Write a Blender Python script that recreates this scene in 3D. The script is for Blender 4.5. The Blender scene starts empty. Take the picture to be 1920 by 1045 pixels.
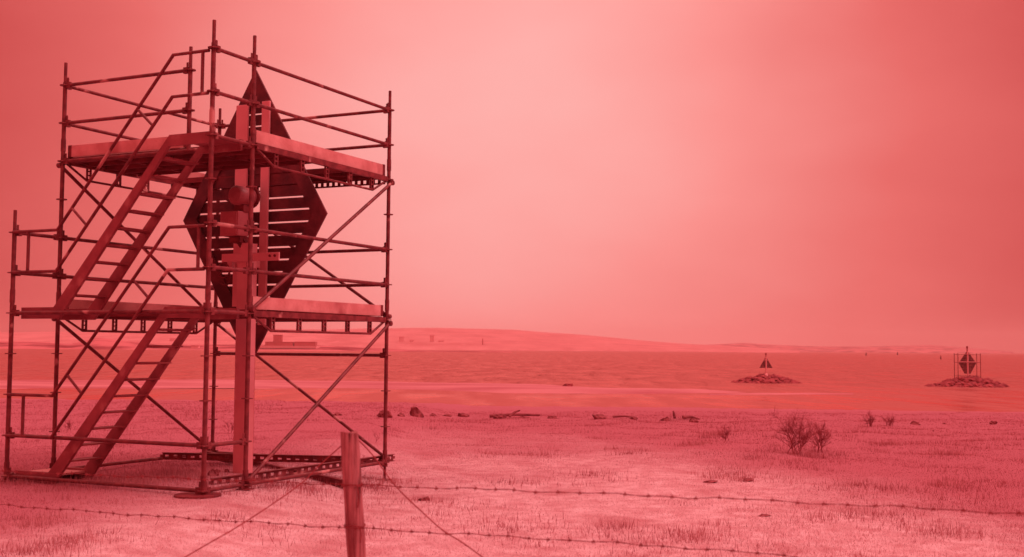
import bpy, bmesh, math, random
import numpy as np
from mathutils import Vector, Matrix
random.seed(7); rng = np.random.default_rng(11)
scn = bpy.context.scene
col = scn.collection

# ------------------------------------------------------------------ camera
FPX, PITCH, ROLL = 2187.37, 0.06009, 0.00774
CAMZ = 1.70
fw = Vector((0, math.cos(PITCH), math.sin(PITCH))); up0 = Vector((0, -math.sin(PITCH), math.cos(PITCH))); x0 = Vector((1, 0, 0))
XR = math.cos(ROLL) * x0 + math.sin(ROLL) * up0
UR = -math.sin(ROLL) * x0 + math.cos(ROLL) * up0
cam_d = bpy.data.cameras.new('camera'); cam = bpy.data.objects.new('camera', cam_d); col.objects.link(cam)
mat = Matrix((XR, UR, -fw)).transposed().to_4x4(); mat.translation = Vector((0, 0, CAMZ))
cam.matrix_world = mat
cam_d.sensor_width = 36; cam_d.lens = FPX / 1920 * 36; cam_d.clip_start = 0.1; cam_d.clip_end = 40000
cam_d.dof.use_dof = True; cam_d.dof.focus_distance = 24; cam_d.dof.aperture_fstop = 3.2
scn.camera = cam
scn.cycles.volume_bounces = 1

# ------------------------------------------------------------------ world: veiled red sky
GLOW_AZ, GLOW_EL = math.radians(0.3), math.radians(9.5)
SUN_AZ, SUN_EL = math.radians(100), math.radians(48)
w = bpy.data.worlds.new('World'); scn.world = w; w.use_nodes = True
nt = w.node_tree; nt.nodes.clear(); N = nt.nodes.new; LK = nt.links.new
def mth(op, a, b=None, c=None, tree=None):
    n = (tree or nt).nodes.new('ShaderNodeMath'); n.operation = op
    for i, v in enumerate((a, b, c)):
        if v is None: continue
        if isinstance(v, (int, float)): n.inputs[i].default_value = v
        else: (tree or nt).links.new(v, n.inputs[i])
    return n.outputs[0]
out = N('ShaderNodeOutputWorld'); bg = N('ShaderNodeBackground')
sky = N('ShaderNodeTexSky'); sky.sky_type = 'NISHITA'; sky.sun_disc = False
sky.sun_elevation = SUN_EL; sky.sun_rotation = SUN_AZ; sky.air_density = 1.5; sky.dust_density = 4
bw = N('ShaderNodeRGBToBW'); LK(sky.outputs[0], bw.inputs[0])
tc = N('ShaderNodeTexCoord')
gl = N('ShaderNodeVectorMath'); gl.operation = 'DOT_PRODUCT'
gl.inputs[1].default_value = (math.sin(GLOW_AZ) * math.cos(GLOW_EL), math.cos(GLOW_AZ) * math.cos(GLOW_EL), math.sin(GLOW_EL))
LK(tc.outputs['Generated'], gl.inputs[0])
sep = N('ShaderNodeSeparateXYZ'); LK(tc.outputs['Generated'], sep.inputs[0])
ang = mth('ARCCOSINE', gl.outputs['Value'])                      # radians from the glow centre, set apart from the sun lamp
nz = N('ShaderNodeTexNoise'); nz.inputs['Scale'].default_value = 2.6; nz.inputs['Detail'].default_value = 4; nz.inputs['Roughness'].default_value = .5
mp = N('ShaderNodeMapping'); mp.inputs['Scale'].default_value = (1, 1, 2.2); mp.inputs['Rotation'].default_value = (0.2, .5, .3)
LK(tc.outputs['Generated'], mp.inputs[0]); LK(mp.outputs[0], nz.inputs['Vector'])
g1 = mth('POWER', 2.718, mth('MULTIPLY', mth('MULTIPLY', ang, ang), -8.5))     # broad glow; its falloff puts lens edge darkening into the sky
val = mth('ADD', mth('MULTIPLY', g1, .73), .195)
val = mth('ADD', val, mth('MULTIPLY', mth('SUBTRACT', nz.outputs['Fac'], .5), .34))
zr = N('ShaderNodeMapRange'); zr.interpolation_type = 'SMOOTHSTEP'; zr.inputs['From Min'].default_value = .22; zr.inputs['From Max'].default_value = .85; LK(sep.outputs['Z'], zr.inputs['Value'])
val = mth('ADD', val, mth('MULTIPLY', zr.outputs[0], .65))        # overcast: brighter overhead
nish = mth('MULTIPLY', bw.outputs[0], .012)
val = mth('ADD', mth('MULTIPLY', val, .92), nish)
cr = N('ShaderNodeValToRGB'); LK(val, cr.inputs[0])
els = cr.color_ramp.elements
els[0].position = 0; els[0].color = (.30, .020, .022, 1)
els[1].position = 1; els[1].color = (1.0, .53, .50, 1)
for p, c in ((.25, (.55, .052, .052, 1)), (.5, (.80, .15, .14, 1)), (.72, (.97, .30, .28, 1)), (.86, (1.0, .41, .385, 1))):
    e = els.new(p); e.color = c
LK(cr.outputs[0], bg.inputs['Color']); LK(mth('ADD', 1.0, mth('MULTIPLY', zr.outputs[0], .55)), bg.inputs['Strength'])
LK(bg.outputs[0], out.inputs['Surface'])
sd = bpy.data.lights.new('sun', 'SUN'); sd.energy = 1.5; sd.angle = math.radians(22); sd.color = (1, .52, .5)
so = bpy.data.objects.new('sun', sd); col.objects.link(so)
so.rotation_euler = Vector((math.sin(SUN_AZ) * math.cos(SUN_EL), math.cos(SUN_AZ) * math.cos(SUN_EL), math.sin(SUN_EL))).to_track_quat('Z', 'Y').to_euler()
so.location = (0, 0, 30)
scn.view_settings.view_transform = 'Standard'; scn.view_settings.look = 'None'
scn.view_settings.gamma = 1; scn.view_settings.exposure = 0; scn.view_settings.use_curve_mapping = False

# ------------------------------------------------------------------ materials
def material(name, c1, c2, scale=6, lo=.4, hi=.62, rough=.7, bump=0, bscale=40, detail=6, stretch=(1, 1, 1), c3=None, s3=1.5, lo3=.58, hi3=.66, spec=.35, metal=0, bdist=.02, zone=None):
    m = bpy.data.materials.new(name); m.use_nodes = True; t = m.node_tree; n = t.nodes; l = t.links
    b = n['Principled BSDF']; b.inputs['Roughness'].default_value = rough; b.inputs['Specular IOR Level'].default_value = spec; b.inputs['Metallic'].default_value = metal
    tc = n.new('ShaderNodeTexCoord'); mp = n.new('ShaderNodeMapping'); mp.inputs['Scale'].default_value = stretch; l.new(tc.outputs['Object'], mp.inputs[0])
    def nfac(sc, a, bb, det):
        z = n.new('ShaderNodeTexNoise'); z.inputs['Scale'].default_value = sc; z.inputs['Detail'].default_value = det; l.new(mp.outputs[0], z.inputs['Vector'])
        r = n.new('ShaderNodeMapRange'); r.inputs['From Min'].default_value = a; r.inputs['From Max'].default_value = bb; l.new(z.outputs['Fac'], r.inputs['Value'])
        return r.outputs[0]
    def mix(f, a, bb):
        x = n.new('ShaderNodeMix'); x.data_type = 'RGBA'; l.new(f, x.inputs[0])
        for i, v in ((6, a), (7, bb)):
            if isinstance(v, tuple): x.inputs[i].default_value = (*v, 1)
            else: l.new(v, x.inputs[i])
        return x.outputs[2]
    c = mix(nfac(scale, lo, hi, detail), c1, c2)
    if c3: c = mix(nfac(s3, lo3, hi3, 3), c, c3)
    if zone:                                      # rougher heath towards the shore; lens vignetting painted in left and right, ragged edge
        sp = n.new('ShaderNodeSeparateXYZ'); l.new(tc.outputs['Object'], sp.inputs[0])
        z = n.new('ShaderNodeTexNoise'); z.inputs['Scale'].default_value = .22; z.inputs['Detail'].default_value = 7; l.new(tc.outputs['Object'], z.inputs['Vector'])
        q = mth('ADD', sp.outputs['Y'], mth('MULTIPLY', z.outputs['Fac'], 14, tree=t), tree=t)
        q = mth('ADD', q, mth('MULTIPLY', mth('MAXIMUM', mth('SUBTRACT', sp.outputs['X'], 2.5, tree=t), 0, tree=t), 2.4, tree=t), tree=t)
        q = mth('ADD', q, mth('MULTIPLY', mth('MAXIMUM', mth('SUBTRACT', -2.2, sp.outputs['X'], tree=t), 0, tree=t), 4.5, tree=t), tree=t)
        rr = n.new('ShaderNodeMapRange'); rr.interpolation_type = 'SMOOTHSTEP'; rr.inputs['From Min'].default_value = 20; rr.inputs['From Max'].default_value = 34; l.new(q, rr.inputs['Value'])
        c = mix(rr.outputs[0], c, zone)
    l.new(c, b.inputs['Base Color'])
    if bump:
        z = n.new('ShaderNodeTexNoise'); z.inputs['Scale'].default_value = bscale; z.inputs['Detail'].default_value = 5; l.new(mp.outputs[0], z.inputs['Vector'])
        bp = n.new('ShaderNodeBump'); bp.inputs['Strength'].default_value = bump; bp.inputs['Distance'].default_value = bdist; l.new(z.outputs['Fac'], bp.inputs['Height']); l.new(bp.outputs[0], b.inputs['Normal'])
    return m
M = {}
M['steel'] = material('galvanised_steel', (.155, .022, .030), (.25, .042, .052), 9, rough=.5, c3=(.58, .24, .24), s3=2.2, lo3=.615, hi3=.655, bump=.15, bscale=60)
M['steel_dark'] = material('weathered_steel', (.15, .015, .024), (.25, .03, .04), 9, rough=.6, bump=.2, bscale=50)
M['alu'] = material('stair_aluminium', (.28, .052, .068), (.35, .072, .09), 5, rough=.5, c3=(.44, .14, .15), s3=2.5, bump=.1)
M['plank'] = material('deck_steel', (.16, .016, .026), (.26, .034, .046), 4, rough=.6, stretch=(1, 1, 3))
M['toe'] = material('toe_board_timber', (.60, .22, .225), (.74, .33, .335), 3.5, rough=.7, c3=(.44, .12, .13), s3=1.2, bump=.25, bscale=30)
M['mark'] = material('daymark_boards', (.095, .015, .024), (.20, .034, .047), 3, rough=.75, bump=.3, bscale=25, c3=(.22, .03, .04), s3=2.2, lo3=.55, hi3=.75)
M['mast'] = material('pale_mast_paint', (.74, .27, .31), (.80, .32, .355), 3, rough=.5, bump=.05)
M['lamp'] = material('lantern_metal', (.36, .08, .10), (.46, .12, .14), 6, rough=.45)
M['box'] = material('box_paint', (.46, .11, .135), (.54, .15, .175), 6, rough=.5)
M['post'] = material('fence_wood', (.24, .045, .055), (.50, .165, .185), 9, .35, .62, rough=.85, stretch=(4, 4, .35), bump=.9, bscale=16, bdist=.03, c3=(.12, .02, .026), s3=5, lo3=.58, hi3=.66)
M['wire'] = material('rusty_wire', (.20, .02, .03), (.32, .04, .05), 30, rough=.8)
M['rope'] = material('slack_wire', (.26, .03, .04), (.36, .05, .06), 30, rough=.8)
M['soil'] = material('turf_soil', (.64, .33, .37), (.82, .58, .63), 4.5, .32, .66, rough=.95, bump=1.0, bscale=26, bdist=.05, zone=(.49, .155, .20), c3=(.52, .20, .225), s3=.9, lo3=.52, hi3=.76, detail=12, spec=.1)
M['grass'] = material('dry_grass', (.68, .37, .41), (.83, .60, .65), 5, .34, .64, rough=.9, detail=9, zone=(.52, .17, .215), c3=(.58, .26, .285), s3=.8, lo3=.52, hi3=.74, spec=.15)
M['tussock'] = material('dark_grass', (.44, .14, .17), (.56, .23, .255), 1.2, rough=.9, spec=.15)
M['rock'] = material('shore_rock', (.17, .025, .035), (.38, .09, .11), 3, .35, .65, rough=.9, bump=.8, bscale=6, bdist=.1)
M['rock_far'] = material('islet_rock', (.19, .02, .032), (.42, .08, .095), 1.2, .35, .65, rough=.9, bump=.6, bscale=3, bdist=.2)
M['sand'] = material('pale_sand', (.56, .215, .24), (.42, .12, .145), .12, .38, .60, rough=.9, stretch=(.35, 1.6, 1), bump=.3, bscale=.8, bdist=.2, spec=.2)
M['bark'] = material('twig_bark', (.28, .04, .06), (.42, .08, .10), 8, rough=.9)
M['hill'] = material('far_land', (.50, .15, .16), (.62, .24, .25), .012, .35, .65, rough=.95, c3=(.66, .24, .27), s3=.04, lo3=.6, hi3=.68, detail=9, spec=.1)
M['shore'] = material('far_rock', (.24, .03, .045), (.56, .16, .18), .03, .40, .58, rough=.95, detail=10, spec=.1, stretch=(.5, .5, 2))
M['house'] = material('far_render', (.72, .28, .30), (.8, .34, .36), .2, rough=.9)
M['hall'] = material('far_hall_cladding', (.52, .12, .135), (.56, .14, .16), .2, rough=.9)
M['quay'] = material('quay_concrete', (.78, .34, .36), (.8, .38, .40), .2, rough=.9)
M['roof'] = material('far_roof', (.48, .11, .125), (.54, .13, .15), .3, rough=.9)
# sea: mirror-ish water with wind ripples, calm close inshore
def sea_material():
    m = bpy.data.materials.new('sea_water'); m.use_nodes = True; t = m.node_tree; n = t.nodes; l = t.links
    n.remove(n['Principled BSDF']); mo = n['Material Output']
    df = n.new('ShaderNodeBsdfDiffuse'); df.inputs['Color'].default_value = (.42, .14, .13, 1)
    gs = n.new('ShaderNodeBsdfGlossy'); gs.inputs['Color'].default_value = (.92, .42, .39, 1); gs.inputs['Roughness'].default_value = .15
    fr = n.new('ShaderNodeFresnel'); fr.inputs['IOR'].default_value = 1.33; mx = n.new('ShaderNodeMixShader')
    l.new(df.outputs[0], mx.inputs[1]); l.new(gs.outputs[0], mx.inputs[2]); l.new(mx.outputs[0], mo.inputs['Surface'])
    tc = n.new('ShaderNodeTexCoord')
    def noise(scale, st, det):
        mp = n.new('ShaderNodeMapping'); mp.inputs['Scale'].default_value = st; mp.inputs['Rotation'].default_value = (0, 0, .18); l.new(tc.outputs['Object'], mp.inputs[0])
        z = n.new('ShaderNodeTexNoise'); z.inputs['Scale'].default_value = scale; z.inputs['Detail'].default_value = det; l.new(mp.outputs[0], z.inputs['Vector']); return z.outputs['Fac']
    a = noise(.45, (.45, 1, 1), 4); c = noise(.09, (.4, 1, 1), 4); patch = noise(1.0, (.26, .065, 1), 9)
    sy = n.new('ShaderNodeSeparateXYZ'); l.new(tc.outputs['Object'], sy.inputs[0])
    r = n.new('ShaderNodeMapRange'); r.inputs['From Min'].default_value = 120; r.inputs['From Max'].default_value = 190; r.inputs['To Min'].default_value = .10; r.inputs['To Max'].default_value = 1; l.new(sy.outputs['Y'], r.inputs['Value'])
    h = mth('ADD', mth('MULTIPLY', a, .55, tree=t), mth('MULTIPLY', c, 1.6, tree=t), tree=t)
    amp = mth('MULTIPLY', r.outputs[0], mth('MULTIPLY', patch, 1.6, tree=t), tree=t)
    bp = n.new('ShaderNodeBump'); bp.inputs['Distance'].default_value = 2.2; bp.inputs['Strength'].default_value = 1
    l.new(mth('MULTIPLY', h, amp, tree=t), bp.inputs['Height'])
    gust = n.new('ShaderNodeMapRange'); gust.inputs['From Min'].default_value = .40; gust.inputs['From Max'].default_value = .58; gust.inputs['To Min'].default_value = 1.0; gust.inputs['To Max'].default_value = .12; l.new(patch, gust.inputs['Value'])
    l.new(mth('MULTIPLY', fr.outputs[0], gust.outputs[0], tree=t), mx.inputs[0])
    [l.new(bp.outputs[0], q.inputs['Normal']) for q in (df, gs, fr)]
    return m
M['sea'] = sea_material()

# ------------------------------------------------------------------ helpers
def ray(px, py): return fw + XR * ((float(px) - 960) / FPX) - UR * ((float(py) - 522.5) / FPX)
CAM = Vector((0, 0, CAMZ))
def at_z(px, py, z):
    d = ray(px, py); return CAM + d * float((z - CAMZ) / d.z)
def at_y(px, py, y):
    d = ray(px, py); return CAM + d * float(y / d.y)
def tag(o, label=None, cat=None, group=None, kind=None):
    if label: o['label'] = label
    if cat: o['category'] = cat
    if group: o['group'] = group
    if kind: o['kind'] = kind
    return o
def empty(name, loc, label=None, cat=None, group=None):
    o = bpy.data.objects.new(name, None); o.empty_display_size = .2; col.objects.link(o); o.location = loc
    return tag(o, label, cat, group)
class MB:
    def __init__(s): s.v = []; s.f = []; s.sm = []
    def add(s, vs, fs, smooth=False):
        k = len(s.v); s.v += [tuple(v) for v in vs]; s.f += [tuple(i + k for i in f) for f in fs]; s.sm += [smooth] * len(fs); return s
    def obox(s, c, ax, ay, az):      # centre and three half-axis vectors
        c, ax, ay, az = map(Vector, (c, ax, ay, az))
        vs = [c + sx * ax + sy * ay + sz * az for sz in (-1, 1) for sy in (-1, 1) for sx in (-1, 1)]
        return s.add(vs, [(0, 2, 3, 1), (4, 5, 7, 6), (0, 1, 5, 4), (2, 6, 7, 3), (0, 4, 6, 2), (1, 3, 7, 5)])
    def bar(s, a, b, wid, hgt, upv=(0, 0, 1)):
        a, b = Vector(a), Vector(b); d = (b - a).normalized(); sd_ = d.cross(Vector(upv)).normalized(); u = sd_.cross(d)
        return s.obox((a + b) / 2, (b - a) / 2, sd_ * wid / 2, u * hgt / 2)
    def tube(s, pts, r, n=8, cap=True):
        pts = [Vector(p) for p in pts]; rs = r if isinstance(r, (list, tuple)) else [r] * len(pts)
        vs = []; k = len(pts)
        t0 = (pts[1] - pts[0]).normalized(); ref = Vector((0, 0, 1)) if abs(t0.z) < .9 else Vector((1, 0, 0))
        for i, p in enumerate(pts):
            t = ((pts[min(i + 1, k - 1)] - p).normalized() + (p - pts[max(i - 1, 0)]).normalized()).normalized()
            a = t.cross(ref).normalized(); b = a.cross(t)
            # widen at mitred bends
            vs += [p + (a * math.cos(q) + b * math.sin(q)) * rs[i] for q in [2 * math.pi * j / n for j in range(n)]]
        fs = [(i * n + j, i * n + (j + 1) % n, (i + 1) * n + (j + 1) % n, (i + 1) * n + j) for i in range(k - 1) for j in range(n)]
        s.add(vs, fs, True)
        if cap: s.add(vs[:n], [tuple(range(n))[::-1]]); s.add(vs[-n:], [tuple(range(n))])
        return s
    def build(s, name, mat, parent=None, bevel=0):
        me = bpy.data.meshes.new(name)
        off = Vector(parent_loc(parent)) if parent else Vector((0, 0, 0))
        me.from_pydata([tuple(Vector(v) - off) for v in s.v], [], s.f); me.polygons.foreach_set('use_smooth', s.sm); me.materials.append(M[mat]); me.update()
        o = bpy.data.objects.new(name, me); col.objects.link(o)
        if parent: o.parent = parent
        if bevel:
            b = o.modifiers.new('bevel', 'BEVEL'); b.width = bevel; b.segments = 2; b.limit_method = 'ANGLE'
        return o
def parent_loc(p):
    l = Vector((0, 0, 0))
    while p: l += p.location; p = p.parent
    return l
# value noise
PERM = rng.random((256, 256))
def vnoise(x, y):
    x = np.asarray(x, float); y = np.asarray(y, float)
    xi = np.floor(x).astype(int); yi = np.floor(y).astype(int); fx = x - xi; fy = y - yi
    fx = fx * fx * (3 - 2 * fx); fy = fy * fy * (3 - 2 * fy)
    g = lambda a, b: PERM[a % 256, b % 256]
    return (g(xi, yi) * (1 - fx) + g(xi + 1, yi) * fx) * (1 - fy) + (g(xi, yi + 1) * (1 - fx) + g(xi + 1, yi + 1) * fx) * fy
def fbm(x, y, o=4):
    a = .5; s = 0
    for k in range(o): s = s + a * (vnoise(x * 2 ** k + 17 * k, y * 2 ** k + 31 * k) - .5); a *= .5
    return s
def sstep(a, b, x): t = np.clip((x - a) / (b - a), 0, 1); return t * t * (3 - 2 * t)
SEA = -3.30
PY = [-60, 30, 36, 45, 60, 80, 97, 110, 140]; PZ = [0, 0, -.02, -.48, -1.22, -2.25, -3.22, -3.9, -5.5]
def H(x, y):
    x = np.asarray(x, float); y = np.asarray(y, float)
    yy = y + 9 * fbm(x / 22 + 3, y * 0 + 1.7, 3) * sstep(30, 90, y) + .10 * np.clip(x, -40, 40) * sstep(40, 90, y)
    z = np.interp(yy, PY, PZ) + .03 - .20 * sstep(-3.3, -1.5, x) * (1 - sstep(30, 60, y) * .5)
    amp = .09 * sstep(14, 26, y) + .028
    return z + amp * fbm(x / 1.1, y / 1.1, 4) * 1.6 + .10 * sstep(19, 30, y) * fbm(x / 6, y / 6, 2)
def Hs(x, y): return float(H(np.array([x]), np.array([y]))[0])
TS = 4.0 * 1.004 ** np.arange(1000)
def on_ground(px, py):
    d = ray(px, py); X_, Y_, Z_ = d.x * TS, d.y * TS, CAMZ + d.z * TS
    i = int(np.argmax(Z_ <= H(X_, Y_))); return Vector((X_[i], Y_[i], Hs(X_[i], Y_[i])))

# ------------------------------------------------------------------ setting: ground, sea, sandbar
def grid_object(name, X, Y, Z, mat, kind='structure'):
    r, c = X.shape; me = bpy.data.meshes.new(name)
    co = np.stack([X, Y, Z], -1).reshape(-1, 3)
    i = np.arange(r * c).reshape(r, c)
    q = np.stack([i[:-1, :-1], i[:-1, 1:], i[1:, 1:], i[1:, :-1]], -1).reshape(-1, 4)
    me.from_pydata(co.tolist(), [], q.tolist()); me.polygons.foreach_set('use_smooth', [True] * len(q)); me.materials.append(M[mat]); me.update()
    o = bpy.data.objects.new(name, me); col.objects.link(o); tag(o, kind=kind); return o
ys = np.concatenate([np.linspace(-30, 7, 40)[:-1], 7 * np.exp(np.linspace(0, math.log(140 / 7), 330))])
xs = np.sinh(np.linspace(-5.2, 5.2, 300)) / math.sinh(5.2) * 160
xs = np.sort(np.concatenate([xs, np.linspace(-14, 16, 200)]))
Xg, Yg = np.meshgrid(xs, ys)
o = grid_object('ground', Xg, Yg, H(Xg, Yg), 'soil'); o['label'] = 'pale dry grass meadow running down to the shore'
a = np.linspace(0, 2 * math.pi, 97)[:-1]
vs = [(0, 0, SEA)] + [(r * math.cos(t), r * math.sin(t), SEA) for r in (150, 500, 2000, 15000) for t in a]
fs = [(0, 1 + j, 1 + (j + 1) % 96) for j in range(96)] + [(1 + 96 * k + j, 1 + 96 * (k + 1) + j, 1 + 96 * (k + 1) + (j + 1) % 96, 1 + 96 * k + (j + 1) % 96) for k in range(3) for j in range(96)]
o = MB().add(vs, fs).build('sea', 'sea'); tag(o, 'open rippled water reaching to the horizon', kind='structure')
# sandbar outlined on the water
ub = [(-500, 717), (0, 714), (400, 712), (730, 715), (1000, 720), (1150, 727), (1300, 732), (1420, 735)]
lb = [(-500, 733), (0, 731), (400, 729), (700, 730), (860, 733), (940, 738), (1200, 739), (1420, 737)]
U = [at_z(*p, SEA) for p in ub]; L = [at_z(*p, SEA) for p in lb]
def resample(P, n):
    t = np.linspace(0, 1, len(P)); s = np.linspace(0, 1, n); return np.stack([np.interp(s, t, [p[k] for p in P]) for k in range(2)], -1)
Ua, La = resample(U, 160), resample(L, 160); v = np.linspace(0, 1, 28)[:, None, None]
XY = La[None] * (1 - v) + Ua[None] * v
vv = v[:, :, 0] + .35 * fbm(XY[..., 0] / 12, XY[..., 1] / 30, 3)
Zb = SEA - .05 + .42 * np.clip(np.sin(np.pi * np.clip(vv, 0, 1)), 0, 1) ** 1.1 * np.clip((1 - np.linspace(0, 1, 160)[None]) * 9, 0, 1) + .10 * fbm(XY[..., 0] / 4, XY[..., 1] / 9, 3)
o = grid_object('sandbar', XY[..., 0], XY[..., 1], Zb, 'sand'); o['label'] = 'low pale sandbar in the shallow water'
ub = [(1330, 738), (1420, 736.5), (1520, 737), (1600, 739)]; lb = [(1330, 742), (1420, 741), (1520, 740.5), (1600, 740)]
Ua, La = resample([at_z(*p, SEA) for p in ub], 60), resample([at_z(*p, SEA) for p in lb], 60); v = np.linspace(0, 1, 10)[:, None, None]
XY = La[None] * (1 - v) + Ua[None] * v
o = grid_object('sand_spit', XY[..., 0], XY[..., 1], SEA - .06 + .14 * np.sin(np.pi * v[:, :, 0]) + .08 * fbm(XY[..., 0] / 3, XY[..., 1] / 6, 3), 'sand')

# far land ridges
def ridge(name, pts, D, depth, label, seed, rough=.16, mt='hill'):
    n = 220; px = np.linspace(pts[0][0], pts[-1][0], n); py = np.interp(px, [p[0] for p in pts], [p[1] for p in pts])
    crest = [at_y(x, y, D) for x, y in zip(px, py)]
    v = np.linspace(-1, 1, 31)[:, None]
    X = np.array([p.x for p in crest])[None] * (1 + v * depth / D); Y = D * (1 + v * depth / D) + 0 * X
    hgt = np.array([max(p.z - SEA, 1) for p in crest])[None]
    prof = np.cos(v * math.pi / 2).clip(0) ** .75
    nz_ = fbm(X / (depth * .5) + seed, Y / (depth * .5), 5)
    Z = SEA - 2 + (hgt + 2) * prof * (1 + rough * 2.5 * nz_ * (1 - prof * .55))
    o = grid_object(name, X, Y, Z, mt); o['label'] = label; return o
ridge('far_hill', [(-700, 628), (0, 624), (180, 622), (420, 616), (620, 620), (700, 618), (820, 617), (960, 620), (1100, 629), (1200, 638), (1290, 645), (1400, 651), (1500, 658)], 4200, 1100, 'long hazy hill on the far shore', 3)
ridge('distant_hill', [(1150, 655), (1300, 648), (1395, 643), (1450, 647), (1530, 650), (1620, 650), (1700, 648), (1745, 647), (1785, 650), (1830, 654), (1900, 660)], 7000, 900, 'faint low land along the right of the horizon', 9, mt='shore')
ridge('rocky_shore', [(-700, 645), (-100, 640), (60, 640), (130, 645), (185, 633), (225, 638), (300, 647), (420, 647), (600, 648), (700, 653), (850, 660), (960, 664)], 1750, 260, 'bumpy rocky shore across the water on the left', 5, .3, 'shore')

# ------------------------------------------------------------------ scaffold frame (local axes e1: towards right-back, e2: towards left-back)
YAW = 1.122196
S5 = Vector((-3.09884, 13.75653, CAMZ - 1.607487)); E1 = Vector((math.cos(YAW), math.sin(YAW), 0)); E2 = Vector((-math.sin(YAW), math.cos(YAW), 0)); EZ = Vector((0, 0, 1))
def P(t, s, z): return S5 + E1 * t + E2 * s + EZ * z
B, C = 3.07, .73
STD = {'a': (-C, B, 3.28), 'b': (0, B, 5.30), 'd': (-C, 0, 5.32), 'e': (0, 0, 5.32), 'f': (B, 0, 5.28), 'g': (B, B, 5.28)}
root = empty('scaffold_tower', (S5.x, S5.y, Hs(S5.x, S5.y)), 'steel tube scaffold tower with two decks and stairs around the large diamond daymark', 'scaffold')
def disc_mesh():
    m = MB(); m.tube([(0, 0, -.006), (0, 0, .006)], .068, 12); return m
ros = None
for k, (t, s, top) in STD.items():
    p = P(t, s, 0); g = Hs(p.x, p.y)
    m = MB()
    m.tube([P(t, s, -.02), P(t, s, top - .26)], .027, 10); m.tube([P(t, s, top - .27), P(t, s, top)], .021, 10)
    for zj in (2.13, 4.13):                      # joint sleeves
        if zj < top: m.tube([P(t, s, zj), P(t, s, zj + .16)], .032, 10)
    m.tube([P(t, s, -.03), P(t, s, .17)], .033, 10)
    st = m.build('standard', 'steel', root)
    j = MB(); j.tube([Vector((p.x, p.y, g + .0)), P(t, s, -.02)], .019, 8); j.tube([P(t, s, -.06), P(t, s, -.02)], .04, 8)
    j.obox((p.x, p.y, g + .012), E1 * .075, E2 * .075, EZ * .006)
    j.build('base_jack', 'steel_dark', root)
    for l in range(int(top / .5) + 1):
        if ros is None:
            ros = disc_mesh().build('rosette', 'steel'); ros.parent = st; ro = ros
        else:
            ro = ros.copy(); col.objects.link(ro); ro.parent = st
        ro.location = P(t, s, .5 * l) - root.location
# opening post on the upper deck
m = MB(); m.tube([P(0, .975, 4.0), P(0, .975, 5.02)], .027, 10); m.tube([P(0, .975, 5.0), P(0, .975, 5.29)], .021, 10)
st = m.build('opening_post', 'steel', root)
for z in (4.5, 5.0):
    ro = ros.copy(); col.objects.link(ro); ro.parent = st; ro.location = P(0, .975, z) - root.location
def pos(k): return STD[k][:2] if k in STD else (0, .975)
def tubebar(k1, k2, z1, z2, name, r=.0235, mat='steel'):
    a = P(*pos(k1), z1); b = P(*pos(k2), z2); d = (b - a).normalized()
    m = MB(); m.tube([a + d * .06, b - d * .06], r, 8)
    if name != 'diagonal_brace':
        for q, sg in ((a, 1), (b, -1)):          # cast wedge heads with the wedge standing up
            c = q + d * sg * .062; m.obox(c, d * .036, d.cross(EZ).normalized() * .02, EZ * .038)
            w_ = q + d * sg * .048; m.obox(w_ + EZ * .035, d * .014, d.cross(EZ).normalized() * .004, EZ * .065)
    else:
        for q, sg in ((a, 1), (b, -1)):
            m.tube([q + d * sg * .04 - d.cross(EZ) * .03, q + d * sg * .04 + d.cross(EZ) * .03], .034, 8)
    m.build(name, mat, root)
for z, prs in {0: ['ad', 'de', 'ef', 'bg', 'fg', 'ab'], .5: ['ad', 'de'], 1.5: ['gf'], 2.0: ['ad', 'de', 'ab', 'fg'], 4.0: ['de', 'be']}.items():
    for q in prs: tubebar(q[0], q[1], z, z, 'ledger')
for z, prs in {2.5: ['de', 'ef', 'fg', 'bg', 'ab'], 3.0: ['de', 'ef', 'fg', 'bg', 'ab'], 4.5: ['bs', 'de', 'ef', 'fg', 'gb'], 5.0: ['bs', 'de', 'ef', 'fg', 'gb']}.items():
    for q in prs: tubebar(q[0], q[1], z, z, 'guardrail')
for k1, k2, z1, z2 in (('f', 'e', 3.95, 2.05), ('f', 'e', 1.95, .05), ('g', 'f', 3.95, 2.05), ('g', 'f', 1.95, .05), ('b', 'g', 3.95, 2.05), ('b', 'g', 1.95, .05)):
    off = E2 * -.045 if (k1, k2) == ('f', 'e') else (E1 * .045 if k1 == 'g' else E2 * .045)
    a = P(*pos(k1), z1) + off; b = P(*pos(k2), z2) + off; d = (b - a).normalized(); n_ = d.cross(EZ).normalized()
    m = MB(); m.tube([a, b], .0235, 8)
    for q in (a, b): m.tube([q - n_ * .035, q + n_ * .035], .036, 8)
    m.build('diagonal_brace', 'steel', root)
# strengthened ledgers under the decks, bottom chord on small perforated spacers
for k1, k2 in (('e', 'f'), ('b', 'g')):
    for z in (2.0, 4.0):
        a = P(*pos(k1), z); b = P(*pos(k2), z); d = (b - a).normalized(); Lh = B
        m = MB(); m.bar(a + d * .06, b - d * .06, .05, .07)
        lg = m.build('strengthened_ledger', 'steel_dark' if k1 == 'b' else 'steel', root)
        c = MB(); c.tube([a + d * .08 - EZ * .03, a + d * .42 - EZ * .20, b - d * .42 - EZ * .20, b - d * .08 - EZ * .03], .016, 8)
        c.build('bottom_chord', 'steel', lg)
        for i in range(5):
            q = a + d * (.45 + i * (Lh - .9) / 4)
            s_ = MB()
            for sg in (-1, 1): s_.obox(q + d * sg * .03 - EZ * .115, d * .008, d.cross(EZ) * .014, EZ * .085)
            for zz in (-.07, -.125, -.18): s_.obox(q - EZ * -zz, d * .024, d.cross(EZ) * .012, EZ * .008)
            s_.build('spacer', 'steel', lg)
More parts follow.
